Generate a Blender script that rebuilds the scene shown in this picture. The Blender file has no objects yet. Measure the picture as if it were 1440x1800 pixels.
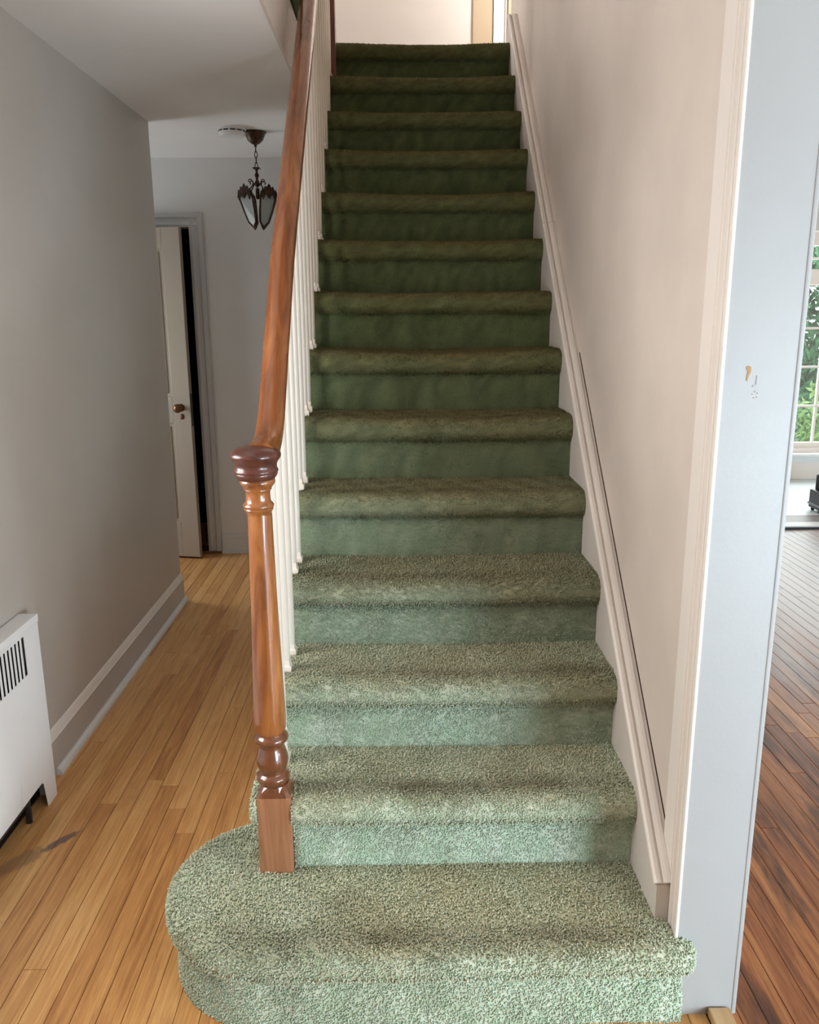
import bpy, bmesh, math, random
import numpy as np
from mathutils import Vector, Matrix

S = bpy.context.scene
COL = S.collection
RNG = random.Random(7)
NR = np.random.default_rng(11)
PI = math.pi

# ------------------------------------------------------------------ camera
cam_d = bpy.data.cameras.new('camera')
cam = bpy.data.objects.new('camera', cam_d)
COL.objects.link(cam)
S.camera = cam
cam_d.sensor_fit = 'HORIZONTAL'
cam_d.sensor_width = 36.0
cam_d.lens = 1461.2 / 1440 * 36.0
cam_d.clip_start = 0.05
PITCH, YAW, ROLL = 0.2344, -0.0157, -0.0053
cy_, sy_, cp_, sp_ = math.cos(YAW), math.sin(YAW), math.cos(PITCH), math.sin(PITCH)
fw = Vector((-sy_ * cp_, cy_ * cp_, -sp_))
rt = Vector((cy_, sy_, 0))
up = rt.cross(fw)
rt2 = rt * math.cos(ROLL) + up * math.sin(ROLL)
up2 = -rt * math.sin(ROLL) + up * math.cos(ROLL)
M = Matrix((rt2, up2, -fw)).transposed().to_4x4()
M.translation = Vector((-0.5686, -1.3458, 1.5233))
cam.matrix_world = M

# ------------------------------------------------------------------ world, daylight, exposure
W = bpy.data.worlds.new('sky')
S.world = W
W.use_nodes = True
bg = W.node_tree.nodes['Background']
bg.inputs[0].default_value = (0.86, 0.95, 1.0, 1)
bg.inputs[1].default_value = 1.6
S.view_settings.view_transform = 'Standard'
S.view_settings.look = 'None'
S.view_settings.gamma = 1
S.view_settings.use_curve_mapping = False
S.view_settings.exposure = 0.32


def area_light(name, loc, direction, sx, sy, power, color, spread=PI):
    d = bpy.data.lights.new(name, 'AREA')
    d.shape = 'RECTANGLE'
    d.size, d.size_y = sx, sy
    d.energy = power
    d.color = color
    d.spread = spread
    o = bpy.data.objects.new(name, d)
    COL.objects.link(o)
    o.location = loc
    o.rotation_euler = Vector(direction).to_track_quat('-Z', 'Z').to_euler()
    return o


# daylight arriving at each window / glazed door, plus added left, nook and landing fill
area_light('daylight_french_doors', (1.95, -2.62, 0.78), (0, 1, 0), 1.7, 1.4, 190, (0.66, 0.86, 1.0))
area_light('daylight_side_window', (3.72, -1.85, 1.0), (-1, 0, 0), 1.1, 1.7, 105, (0.90, 0.98, 1.0))
area_light('added_fill_left', (-1.97, 0.28, 1.5), (1, 0, 0), 0.8, 1.2, 42, (1.0, 0.94, 0.90))  # added fill for the stair-side wall, no window known here
area_light('added_fill_nook', (-3.22, 3.46, 1.15), (1, 0, 0), 0.6, 1.7, 37, (0.92, 0.97, 1.0))  # added fill to lift the hall back wall and ceiling
area_light('daylight_sunroom', (3.3, 6.42, 1.25), (0, -1, 0), 2.2, 1.9, 62, (0.90, 0.97, 1.0))
area_light('daylight_upper_window', (-3.22, 3.75, 4.05), (1, 0, 0), 0.8, 1.4, 125, (1.0, 0.96, 0.93))
area_light('added_fill_landing', (0.9, 3.28, 3.95), (0, 1, 0), 0.8, 1.3, 80, (0.98, 0.97, 0.97))  # added fill facing the upper far wall, kept off the stairs


# ------------------------------------------------------------------ materials
def mat(name, color, rough=0.6, spec=0.4, coat=0.0):
    m = bpy.data.materials.new(name)
    m.use_nodes = True
    b = m.node_tree.nodes['Principled BSDF']
    b.inputs['Base Color'].default_value = (*color, 1)
    b.inputs['Roughness'].default_value = rough
    b.inputs['Specular IOR Level'].default_value = spec
    if coat:
        b.inputs['Coat Weight'].default_value = coat
        b.inputs['Coat Roughness'].default_value = 0.09
    return m, m.node_tree, b


def node(nt, kind, **kw):
    n = nt.nodes.new(kind)
    for k, v in kw.items():
        if k.startswith('i_'):
            n.inputs[k[2:].replace('_', ' ')].default_value = v
        else:
            setattr(n, k, v)
    return n


def ramp(nt, stops):
    n = nt.nodes.new('ShaderNodeValToRGB')
    cr = n.color_ramp
    while len(cr.elements) > 1:
        cr.elements.remove(cr.elements[-1])
    cr.elements[0].position = stops[0][0]
    cr.elements[0].color = (*stops[0][1], 1)
    for p, c in stops[1:]:
        e = cr.elements.new(p)
        e.color = (*c, 1)
    return n


def mixc(nt, fac, a, b, blend='MIX'):
    n = nt.nodes.new('ShaderNodeMix')
    n.data_type = 'RGBA'
    n.blend_type = blend
    L = nt.links
    for sock, v in ((n.inputs[0], fac), (n.inputs[6], a), (n.inputs[7], b)):
        if isinstance(v, bpy.types.NodeSocket):
            L.new(v, sock)
        elif isinstance(v, (int, float)):
            sock.default_value = v
        else:
            sock.default_value = (*v, 1)
    return n.outputs[2]


def pos(nt, scale=(1, 1, 1), offset=None):
    g = nt.nodes.new('ShaderNodeNewGeometry')
    mp = nt.nodes.new('ShaderNodeMapping')
    mp.inputs['Scale'].default_value = scale
    nt.links.new(g.outputs['Position'], mp.inputs['Vector'])
    if offset is not None:
        nt.links.new(offset, mp.inputs['Location'])
    return mp.outputs[0]


def noise(nt, vec, scale, detail=3, rough=0.5, dist=0.0):
    n = node(nt, 'ShaderNodeTexNoise', i_Scale=scale, i_Detail=detail, i_Roughness=rough, i_Distortion=dist)
    nt.links.new(vec, n.inputs['Vector'])
    return n.outputs['Fac']


def bump(nt, b, h, strength=0.2, dist=0.002):
    n = node(nt, 'ShaderNodeBump', i_Strength=strength, i_Distance=dist)
    nt.links.new(h, n.inputs['Height'])
    nt.links.new(n.outputs[0], b.inputs['Normal'])


def paint(name, color, rough=0.55, mottle=0.06, spec=0.3, smudge=None):
    m, nt, b = mat(name, color, rough, spec)
    f = noise(nt, pos(nt), 2.3, 4, 0.6)
    c2 = tuple(c * (1 - mottle * 2) for c in color)
    r = ramp(nt, [(0.35, c2), (0.65, color)])
    nt.links.new(f, r.inputs[0])
    out = r.outputs[0]
    if smudge:
        f2 = noise(nt, pos(nt, (1, 1, 0.35)), 9, 5, 0.7)
        r2 = ramp(nt, [(0.62, (0, 0, 0)), (0.8, (1, 1, 1))])
        nt.links.new(f2, r2.inputs[0])
        out = mixc(nt, r2.outputs[0], out, smudge)
    nt.links.new(out, b.inputs['Base Color'])
    bump(nt, b, noise(nt, pos(nt), 90, 3, 0.6), 0.12, 0.002)
    return m


M_LWALL = paint('paint_greige', (0.50, 0.455, 0.405), 0.45, 0.03)
M_BACK = paint('paint_grey', (0.76, 0.76, 0.755), 0.5, 0.02)
M_RWALL = paint('paint_cream', (0.70, 0.62, 0.555), 0.5, 0.05)
M_UPPER = paint('paint_pale', (0.80, 0.72, 0.66), 0.6, 0.02)
M_SHADED = paint('wall_in_shade', (0.55, 0.42, 0.28), 0.6, 0.03)  # wall shade painted in as a tan colour
M_CEIL = paint('paint_ceiling', (0.86, 0.845, 0.835), 0.7, 0.02)
M_TRIM = paint('paint_trim', (0.80, 0.745, 0.69), 0.42, 0.03, 0.45)
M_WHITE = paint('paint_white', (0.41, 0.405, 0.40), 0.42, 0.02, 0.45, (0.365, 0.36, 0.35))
M_SHOE = paint('paint_gloss_white', (0.72, 0.72, 0.71), 0.42, 0.02, 0.45)
M_SKIRT = paint('paint_skirt', (0.66, 0.60, 0.55), 0.5, 0.03)
M_BAL = paint('paint_ivory', (0.76, 0.69, 0.60), 0.4, 0.03, 0.45)
M_DOOR = paint('paint_door', (0.42, 0.36, 0.295), 0.45, 0.03)
M_RAD = paint('paint_radiator', (0.86, 0.865, 0.87), 0.4, 0.02, 0.45, (0.66, 0.65, 0.64))
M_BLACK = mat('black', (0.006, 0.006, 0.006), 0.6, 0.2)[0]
M_GAP = mat('shadow_gap', (0.035, 0.02, 0.01), 0.9, 0.1)[0]
M_CHIP = mat('bare_chip', (0.45, 0.28, 0.14), 0.8, 0.2)[0]
M_CHIPG = mat('scraped_chip', (0.42, 0.40, 0.38), 0.8, 0.2)[0]
M_PLASTIC = mat('white_plastic', (0.80, 0.80, 0.79), 0.4, 0.4)[0]
M_DARKMETAL = mat('dark_metal', (0.03, 0.03, 0.035), 0.4, 0.5)[0]
M_OUTGROUND = mat('lawn', (0.18, 0.28, 0.12), 0.9, 0.2)[0]


def wood_floor(name, stops, worn=None, rough=(0.28, 0.42), bleach=None, marks=False):
    m, nt, b = mat(name, (0.4, 0.2, 0.08), 0.35, 0.4)
    oi = nt.nodes.new('ShaderNodeObjectInfo')
    mul = node(nt, 'ShaderNodeMath', operation='MULTIPLY')
    mul.inputs[1].default_value = 37.0
    nt.links.new(oi.outputs['Random'], mul.inputs[0])
    off = nt.nodes.new('ShaderNodeCombineXYZ')
    nt.links.new(mul.outputs[0], off.inputs[1])
    nt.links.new(mul.outputs[0], off.inputs[2])
    v = pos(nt, (38, 2.2, 1), off.outputs[0])
    grain = noise(nt, v, 1.6, 6, 0.62, 0.9)
    fine = noise(nt, pos(nt, (160, 5, 1), off.outputs[0]), 1.5, 3, 0.6)
    mm = node(nt, 'ShaderNodeMath', operation='MULTIPLY_ADD')
    nt.links.new(oi.outputs['Random'], mm.inputs[0])
    mm.inputs[1].default_value = 0.34
    nt.links.new(grain, mm.inputs[2])
    sub = node(nt, 'ShaderNodeMath', operation='SUBTRACT')
    nt.links.new(mm.outputs[0], sub.inputs[0])
    sub.inputs[1].default_value = 0.17
    r = ramp(nt, stops)
    nt.links.new(sub.outputs[0], r.inputs[0])
    rf = ramp(nt, [(0.3, (0.72, 0.66, 0.6)), (0.6, (1, 1, 1))])
    nt.links.new(fine, rf.inputs[0])
    out = mixc(nt, 0.6, r.outputs[0], rf.outputs[0], 'MULTIPLY')
    if worn:
        for (scl, lo, hi, colr, amt) in worn:
            fn = noise(nt, pos(nt, scl), 1.0, 5, 0.65, 0.4)
            rr = ramp(nt, [(lo, (0, 0, 0)), (hi, (amt, amt, amt))])
            nt.links.new(fn, rr.inputs[0])
            out = mixc(nt, rr.outputs[0], out, colr)
    if bleach:
        fn = noise(nt, pos(nt, (2.2, 0.55, 1)), 1.0, 5, 0.7, 0.6)
        g = nt.nodes.new('ShaderNodeNewGeometry')
        sp = nt.nodes.new('ShaderNodeSeparateXYZ')
        nt.links.new(g.outputs['Position'], sp.inputs[0])
        mr = node(nt, 'ShaderNodeMapRange')
        nt.links.new(sp.outputs[1], mr.inputs[0])
        mr.inputs[1].default_value, mr.inputs[2].default_value = 1.2, 3.0
        mr.inputs[3].default_value, mr.inputs[4].default_value = -0.25, 0.32
        ad = node(nt, 'ShaderNodeMath', operation='ADD')
        nt.links.new(fn, ad.inputs[0])
        nt.links.new(mr.outputs[0], ad.inputs[1])
        rr = ramp(nt, [(0.42, (0, 0, 0)), (0.62, (0.8, 0.8, 0.8))])
        nt.links.new(ad.outputs[0], rr.inputs[0])
        out = mixc(nt, rr.outputs[0], out, bleach)
    if marks:
        # scuffs where the finish has been scraped through
        for (cx, cy, ang, lx, ly, colr, amt) in marks:
            mp = nt.nodes.new('ShaderNodeMapping')
            mp.vector_type = 'TEXTURE'
            mp.inputs['Location'].default_value = (cx, cy, 0)
            mp.inputs['Rotation'].default_value = (0, 0, ang)
            mp.inputs['Scale'].default_value = (lx, ly, 1)
            g = nt.nodes.new('ShaderNodeNewGeometry')
            nt.links.new(g.outputs['Position'], mp.inputs[0])
            vm = node(nt, 'ShaderNodeVectorMath', operation='LENGTH')
            nt.links.new(mp.outputs[0], vm.inputs[0])
            fn = noise(nt, pos(nt, (1, 1, 1)), 55, 3, 0.6)
            ad = node(nt, 'ShaderNodeMath', operation='ADD')
            nt.links.new(vm.outputs['Value'], ad.inputs[0])
            nt.links.new(fn, ad.inputs[1])
            rr = ramp(nt, [(1.15 / 2, (amt, amt, amt)), (1.5 / 2, (0, 0, 0))])
            hf = node(nt, 'ShaderNodeMath', operation='MULTIPLY')
            nt.links.new(ad.outputs[0], hf.inputs[0])
            hf.inputs[1].default_value = 0.5
            nt.links.new(hf.outputs[0], rr.inputs[0])
            out = mixc(nt, rr.outputs[0], out, colr)
    nt.links.new(out, b.inputs['Base Color'])
    rg = node(nt, 'ShaderNodeMapRange')
    nt.links.new(grain, rg.inputs[0])
    rg.inputs[3].default_value, rg.inputs[4].default_value = rough
    nt.links.new(rg.outputs[0], b.inputs['Roughness'])
    bump(nt, b, fine, 0.12, 0.001)
    return m


M_OAK = wood_floor('oak_boards',
                   [(0.2, (0.45, 0.20, 0.065)), (0.45, (0.66, 0.335, 0.115)), (0.7, (0.80, 0.465, 0.185)), (0.9, (0.85, 0.54, 0.24))],
                   worn=[((2.2, 1.3, 1), 0.60, 0.78, (0.30, 0.16, 0.07), 0.45)],
                   marks=[(-1.58, 0.85, 0.9, 0.07, 0.018, (0.13, 0.09, 0.085), 0.85),
                          (-1.66, 0.76, 0.9, 0.09, 0.04, (0.20, 0.14, 0.10), 0.5)])
M_RED = wood_floor('worn_red_boards',
                   [(0.2, (0.13, 0.048, 0.022)), (0.42, (0.31, 0.115, 0.047)), (0.65, (0.46, 0.20, 0.075)), (0.9, (0.58, 0.29, 0.115))],
                   worn=[((7, 0.9, 1), 0.50, 0.60, (0.06, 0.032, 0.024), 0.8), ((1.5, 0.9, 1), 0.60, 0.72, (0.14, 0.10, 0.075), 0.6)],
                   rough=(0.24, 0.42), bleach=(0.36, 0.29, 0.26))


def varnish(name, dark, mid, light, rough=0.28, coat=0.9, axis=(1, 1, 0.09), sc=26):
    m, nt, b = mat(name, mid, rough, 0.5, coat)
    g = noise(nt, pos(nt, axis), sc, 5, 0.6, 1.2)
    r = ramp(nt, [(0.3, dark), (0.5, mid), (0.72, light)])
    nt.links.new(g, r.inputs[0])
    nt.links.new(r.outputs[0], b.inputs['Base Color'])
    return m


M_SHAFT = varnish('varnished_newel', (0.17, 0.050, 0.013), (0.34, 0.115, 0.028), (0.50, 0.21, 0.06))
M_TURN = varnish('varnished_turning', (0.09, 0.028, 0.012), (0.17, 0.055, 0.020), (0.30, 0.11, 0.035), 0.25)
M_CAP = varnish('varnished_cap', (0.055, 0.017, 0.012), (0.10, 0.030, 0.020), (0.16, 0.05, 0.03), 0.3, 0.4, (0.2, 1, 1))
M_BLOCK = varnish('worn_block', (0.24, 0.095, 0.04), (0.38, 0.165, 0.08), (0.46, 0.23, 0.13), 0.45, 0.1)
M_RAIL = varnish('varnished_rail', (0.13, 0.036, 0.009), (0.24, 0.072, 0.018), (0.36, 0.13, 0.035), 0.27, 0.5, (1, 0.10, 0.10))
M_POST2 = varnish('varnished_dark_post', (0.08, 0.022, 0.012), (0.15, 0.042, 0.02), (0.2, 0.06, 0.03), 0.35, 0.3)
M_PALEWOOD = varnish('pale_wood', (0.42, 0.25, 0.11), (0.56, 0.36, 0.18), (0.64, 0.44, 0.24), 0.5, 0.1, (1, 0.1, 1))
M_SADDLE = varnish('brown_saddle', (0.10, 0.045, 0.018), (0.17, 0.075, 0.03), (0.22, 0.10, 0.04), 0.4, 0.2, (0.1, 1, 1))

m, nt, b = mat('aged_bronze', (0.045, 0.022, 0.012), 0.42, 0.5)
b.inputs['Metallic'].default_value = 0.6
r = ramp(nt, [(0.35, (0.02, 0.010, 0.007)), (0.7, (0.10, 0.045, 0.02))])
nt.links.new(noise(nt, pos(nt), 60, 3), r.inputs[0])
nt.links.new(r.outputs[0], b.inputs['Base Color'])
M_BRONZE = m
m, nt, b = mat('brass_knob', (0.16, 0.075, 0.035), 0.3, 0.5)
b.inputs['Metallic'].default_value = 0.8
M_BRASS = m
m, nt, b = mat('frosted_glass', (0.36, 0.39, 0.375), 0.35, 0.5)
b.inputs['Transmission Weight'].default_value = 0.12
M_FROST = m

m = bpy.data.materials.new('window_glass')
m.use_nodes = True
nt = m.node_tree
nt.nodes.clear()
o_ = nt.nodes.new('ShaderNodeOutputMaterial')
tr = nt.nodes.new('ShaderNodeBsdfTransparent')
gl = node(nt, 'ShaderNodeBsdfGlossy', i_Roughness=0.02)
mx = nt.nodes.new('ShaderNodeMixShader')
mx.inputs[0].default_value = 0.06
nt.links.new(tr.outputs[0], mx.inputs[1])
nt.links.new(gl.outputs[0], mx.inputs[2])
nt.links.new(mx.outputs[0], o_.inputs[0])
M_GLASS = m


def carpet_mat(name, pile):
    m, nt, b = mat(name, (0.3, 0.4, 0.25), 0.95, 0.08)
    aw = node(nt, 'ShaderNodeAttribute', attribute_name='wear')
    ar = node(nt, 'ShaderNodeAttribute', attribute_name='rnd')
    af = node(nt, 'ShaderNodeAttribute', attribute_name='daylit')
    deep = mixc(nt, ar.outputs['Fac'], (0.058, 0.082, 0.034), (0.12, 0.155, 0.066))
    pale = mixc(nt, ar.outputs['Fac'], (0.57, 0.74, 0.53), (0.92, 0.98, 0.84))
    green = mixc(nt, af.outputs['Fac'], deep, pale)  # lit and dim ends of the flight mixed as two greens
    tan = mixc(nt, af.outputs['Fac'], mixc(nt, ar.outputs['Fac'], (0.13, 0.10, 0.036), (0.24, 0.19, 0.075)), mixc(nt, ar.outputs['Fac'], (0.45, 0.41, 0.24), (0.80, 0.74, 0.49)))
    f = noise(nt, pos(nt, (1, 1, 1)), 13, 4, 0.65)
    rr = ramp(nt, [(0.45, (0, 0, 0)), (0.75, (1, 1, 1))])
    nt.links.new(f, rr.inputs[0])
    dirty = mixc(nt, rr.outputs[0], green, mixc(nt, 0.3, green, (0.22, 0.24, 0.12)))
    out = mixc(nt, aw.outputs['Fac'], dirty, tan)
    ad = node(nt, 'ShaderNodeAttribute', attribute_name='dirt')
    out = mixc(nt, ad.outputs['Fac'], out, (0.15, 0.125, 0.065))
    if not pile:
        out = mixc(nt, 0.12, out, (0.20, 0.24, 0.14))
    nt.links.new(out, b.inputs['Base Color'])
    if not pile:
        bump(nt, b, noise(nt, pos(nt), 420, 2, 0.6), 0.8, 0.004)
    if pile:
        # yarn lets some light through
        tl = nt.nodes.new('ShaderNodeBsdfTranslucent')
        nt.links.new(out, tl.inputs[0])
        mxs = nt.nodes.new('ShaderNodeMixShader')
        mxs.inputs[0].default_value = 0.15
        nt.links.new(b.outputs[0], mxs.inputs[1])
        nt.links.new(tl.outputs[0], mxs.inputs[2])
        nt.links.new(mxs.outputs[0], nt.nodes['Material Output'].inputs[0])
    return m


M_CARPET = carpet_mat('carpet_backing', False)
M_PILE = carpet_mat('carpet_pile', True)
m, nt, b = mat('leaf_green', (0.10, 0.30, 0.12), 0.5, 0.4)
oi = nt.nodes.new('ShaderNodeObjectInfo')
r = ramp(nt, [(0.3, (0.05, 0.20, 0.09)), (0.6, (0.13, 0.36, 0.18)), (0.8, (0.30, 0.50, 0.28))])
nt.links.new(noise(nt, pos(nt), 14, 3), r.inputs[0])
nt.links.new(r.outputs[0], b.inputs['Base Color'])
M_LEAF = m
m, nt, b = mat('leaf_lime', (0.36, 0.58, 0.18), 0.5, 0.4)
r = ramp(nt, [(0.3, (0.22, 0.46, 0.16)), (0.7, (0.45, 0.66, 0.26))])
nt.links.new(noise(nt, pos(nt), 14, 3), r.inputs[0])
nt.links.new(r.outputs[0], b.inputs['Base Color'])
M_LIME = m
M_STEM = mat('bark', (0.20, 0.15, 0.10), 0.9, 0.2)[0]


# ------------------------------------------------------------------ mesh helpers
def tag(o, label=None, cat=None, group=None, kind=None):
    if label: o['label'] = label
    if cat: o['category'] = cat
    if group: o['group'] = group
    if kind: o['kind'] = kind
    return o


def link(name, me, m, parent=None, smooth=False):
    if m is not None and not me.materials:
        me.materials.append(m)
    if smooth:
        me.polygons.foreach_set('use_smooth', [True] * len(me.polygons))
    o = bpy.data.objects.new(name, me)
    COL.objects.link(o)
    if parent is not None:
        o.parent = parent
        o.matrix_parent_inverse = parent.matrix_world.inverted() if parent.type != 'EMPTY' else Matrix.Translation(-parent.location)
    return o


def empty(name, loc=(0, 0, 0)):
    o = bpy.data.objects.new(name, None)
    o.empty_display_size = 0.05
    COL.objects.link(o)
    o.location = loc
    return o


class MB:
    def __init__(s):
        s.v, s.f = [], []

    def add(s, v, f):
        n = len(s.v)
        s.v += [tuple(p) for p in v]
        s.f += [tuple(i + n for i in q) for q in f]
        return s

    def box(s, x0, x1, y0, y1, z0, z1):
        v = [(x, y, z) for z in (z0, z1) for x, y in ((x0, y0), (x1, y0), (x1, y1), (x0, y1))]
        f = [(3, 2, 1, 0), (4, 5, 6, 7), (0, 1, 5, 4), (1, 2, 6, 5), (2, 3, 7, 6), (3, 0, 4, 7)]
        return s.add(v, f)

    def bbox(s, x0, x1, y0, y1, z0, z1, bv):
        bm = bmesh.new()
        bmesh.ops.create_cube(bm, size=1)
        for q in bm.verts:
            q.co = Vector(((x0 + x1) / 2 + q.co.x * (x1 - x0), (y0 + y1) / 2 + q.co.y * (y1 - y0), (z0 + z1) / 2 + q.co.z * (z1 - z0)))
        bmesh.ops.bevel(bm, geom=bm.edges[:], offset=bv, segments=2, affect='EDGES', profile=0.6)
        bm.verts.index_update()
        v = [q.co[:] for q in bm.verts]
        f = [[q.index for q in fc.verts] for fc in bm.faces]
        bm.free()
        return s.add(v, f)

    def lathe(s, cx, cy, prof, n=24, cap=True):
        v, f = [], []
        for (r, z) in prof:
            for k in range(n):
                a = 2 * PI * k / n
                v.append((cx + r * math.cos(a), cy + r * math.sin(a), z))
        for j in range(len(prof) - 1):
            for k in range(n):
                k2 = (k + 1) % n
                f.append((j * n + k, j * n + k2, (j + 1) * n + k2, (j + 1) * n + k))
        if cap:
            f.append(tuple(range(n - 1, -1, -1)))
            f.append(tuple((len(prof) - 1) * n + k for k in range(n)))
        return s.add(v, f)

    def tube(s, pts, rad, n=8, closed=False):
        pts = [Vector(p) for p in pts]
        if not hasattr(rad, '__len__'):
            rad = [rad] * len(pts)
        v, f = [], []
        ref = None
        N = len(pts)
        for i, p in enumerate(pts):
            if closed:
                t = (pts[(i + 1) % N] - pts[i - 1]).normalized()
            else:
                t = (pts[min(i + 1, N - 1)] - pts[max(i - 1, 0)]).normalized()
            if ref is None:
                ref = t.orthogonal().normalized()
            ref = (ref - t * ref.dot(t)).normalized()
            bi = t.cross(ref)
            for k in range(n):
                a = 2 * PI * k / n
                v.append(p + (ref * math.cos(a) + bi * math.sin(a)) * rad[i])
        for i in range(N if closed else N - 1):
            i2 = (i + 1) % N
            for k in range(n):
                k2 = (k + 1) % n
                f.append((i * n + k, i * n + k2, i2 * n + k2, i2 * n + k))
        if not closed:
            f.append(tuple(range(n - 1, -1, -1)))
            f.append(tuple((N - 1) * n + k for k in range(n)))
        return s.add(v, f)

    def sweep(s, path, sect):
        """sect = list of (lateral, up) pairs; path = list of (point, lateral_vec, up_vec)"""
        v, f = [], []
        n = len(sect)
        for (p, lv, uv) in path:
            for (a, b) in sect:
                v.append(Vector(p) + Vector(lv) * a + Vector(uv) * b)
        for i in range(len(path) - 1):
            for k in range(n):
                k2 = (k + 1) % n
                f.append((i * n + k, i * n + k2, (i + 1) * n + k2, (i + 1) * n + k))
        f.append(tuple(range(n - 1, -1, -1)))
        f.append(tuple((len(path) - 1) * n + k for k in range(n)))
        return s.add(v, f)

    def prism(s, poly, axis, a0, a1):
        """extrude a polygon of (u, w) pairs along axis 'x','y' or 'z'"""
        def P(u, w, a):
            return {'x': (a, u, w), 'y': (u, a, w), 'z': (u, w, a)}[axis]
        n = len(poly)
        v = [P(u, w, a0) for u, w in poly] + [P(u, w, a1) for u, w in poly]
        f = [tuple(range(n - 1, -1, -1)), tuple(range(n, 2 * n))]
        f += [(k, (k + 1) % n, n + (k + 1) % n, n + k) for k in range(n)]
        return s.add(v, f)

    def mesh(s, name='m'):
        me = bpy.data.meshes.new(name)
        me.from_pydata(s.v, [], s.f)
        me.validate()
        bm = bmesh.new()
        bm.from_mesh(me)
        bmesh.ops.recalc_face_normals(bm, faces=bm.faces)
        bm.to_mesh(me)
        bm.free()
        return me

    def build(s, name, m, parent=None, smooth=False, sharp=None):
        o = link(name, s.mesh(name), m, parent, smooth)
        if smooth and sharp is not None:
            o.data.set_sharp_from_angle(angle=math.radians(sharp))
        return o


def struct(o):
    o['kind'] = 'structure'
    return o


def wall(name, axis, c0, c1, u0, u1, z0, z1, holes, m):
    """slab normal to axis ('x' or 'y') from c0 to c1, running u0..u1, with rectangular openings (ua, ub, za, zb)"""
    mb = MB()
    us = sorted({u0, u1, *[h[0] for h in holes], *[h[1] for h in holes]})
    for a, b_ in zip(us[:-1], us[1:]):
        hs = sorted([h for h in holes if h[0] <= a and h[1] >= b_], key=lambda h: h[2])
        z = z0
        for h in hs + [(0, 0, z1, z1)]:
            if h[2] > z:
                if axis == 'x':
                    mb.box(c0, c1, a, b_, z, h[2])
                else:
                    mb.box(a, b_, c0, c1, z, h[2])
            z = h[3]
    return struct(mb.build(name, m))


# ------------------------------------------------------------------ dimensions
RISE, RUN, NOSE, THK = 0.2, 0.2221, 0.030, 0.0736
XL, XR = -0.927, 0.0
WALL_X, END_Y, END_X = 0.042, 0.187, 0.175
LW = -1.745
CEIL = 2.425
BACK_Y = 3.94
HL_END = 2.985
NST = 14
UP = NST * RISE


# ------------------------------------------------------------------ shell of the house
wall('wall_left', 'x', LW - 0.12, LW, -2.5, HL_END, 0, CEIL, [(-0.12, 0.68, 0.9, 2.1)], M_LWALL)
wall('wall_back', 'y', BACK_Y, BACK_Y + 0.12, -3.0, -0.88, 0, CEIL, [(-2.58, -1.80, 0, 2.035)], M_BACK)
wall('wall_nook', 'x', -3.1, -3.0, HL_END - 0.12, BACK_Y + 0.12, 0, CEIL, [(3.16, 3.76, 0.30, 2.0)], M_BACK)
wall('wall_nook_front', 'y', HL_END - 0.12, HL_END, -3.0, LW - 0.12, 0, CEIL, [], M_LWALL)
# closet behind the ajar door
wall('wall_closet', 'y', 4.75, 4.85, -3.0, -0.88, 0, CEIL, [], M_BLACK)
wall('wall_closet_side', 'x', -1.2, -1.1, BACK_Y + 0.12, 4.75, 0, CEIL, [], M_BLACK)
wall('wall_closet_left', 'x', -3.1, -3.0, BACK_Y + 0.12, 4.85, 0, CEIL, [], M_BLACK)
# stair-side wall with the cased end
wall('wall_stair', 'x', WALL_X, END_X - 0.002, END_Y + 0.012, 3.40, 0, 5.2, [], M_RWALL)
wall('wall_front', 'y', -2.5, -2.4, -1.9, 3.62, 0, CEIL,
     [(1.1, 2.8, 0.08, 1.48)], M_RWALL)
wall('wall_right', 'x', 3.5, 3.62, -2.5, 4.52, 0, CEIL, [(-2.4, -1.3, 0.15, 1.85)], M_RWALL)
wall('wall_room_back', 'y', 4.40, 4.52, END_X, 3.62, 0, CEIL, [(1.75, 3.3, 0, 2.045)], M_UPPER)
wall('wall_stairwell_back', 'y', 3.40, 3.52, WALL_X, 1.7, 0, CEIL + 0.3, [], M_RWALL)
# sunroom beyond the living room
wall('wall_sunroom_left', 'x', 1.3, 1.4, 4.52, 6.3, 0, CEIL, [], M_UPPER)
wall('wall_sunroom_right', 'x', 4.9, 5.0, 4.40, 6.3, 0, CEIL, [], M_UPPER)
wall('wall_sunroom_front', 'y', 4.40, 4.52, 3.62, 5.0, 0, CEIL, [], M_UPPER)
wall('wall_sunroom_back', 'y', 6.22, 6.34, 1.3, 5.0, 0, CEIL, [(2.15, 4.45, 0.295, 2.13)], M_UPPER)
# upper storey
wall('wall_upper_far', 'y', 4.35, 4.47, -3.0, 1.6, UP - 0.2, 5.2, [], M_UPPER)
wall('wall_upper_left', 'x', -3.1, -3.0, -2.5, 4.47, CEIL, 5.2, [(3.35, 4.15, 3.35, 4.75)], M_UPPER)
wall('wall_upper_right', 'x', 1.6, 1.7, 3.40, 4.47, UP - 0.2, 5.2, [], M_UPPER)
wall('wall_upper_landing', 'y', 3.40, 3.52, END_X - 0.002, 1.7, CEIL + 0.3, 5.2, [(0.5, 1.3, 3.3, 4.6)], M_UPPER)
wall('wall_upper_front', 'y', 0.10, 0.22, -0.957, WALL_X, CEIL, 5.2, [], M_UPPER)
wall('wall_upper_hall_front', 'y', -2.5, -2.4, -3.1, -0.957, CEIL + 0.3, 5.2, [], M_UPPER)
wall('wall_upper_hall_side', 'x', -0.957, -0.85, -2.5, 0.10, UP, 5.2, [], M_UPPER)

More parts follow.
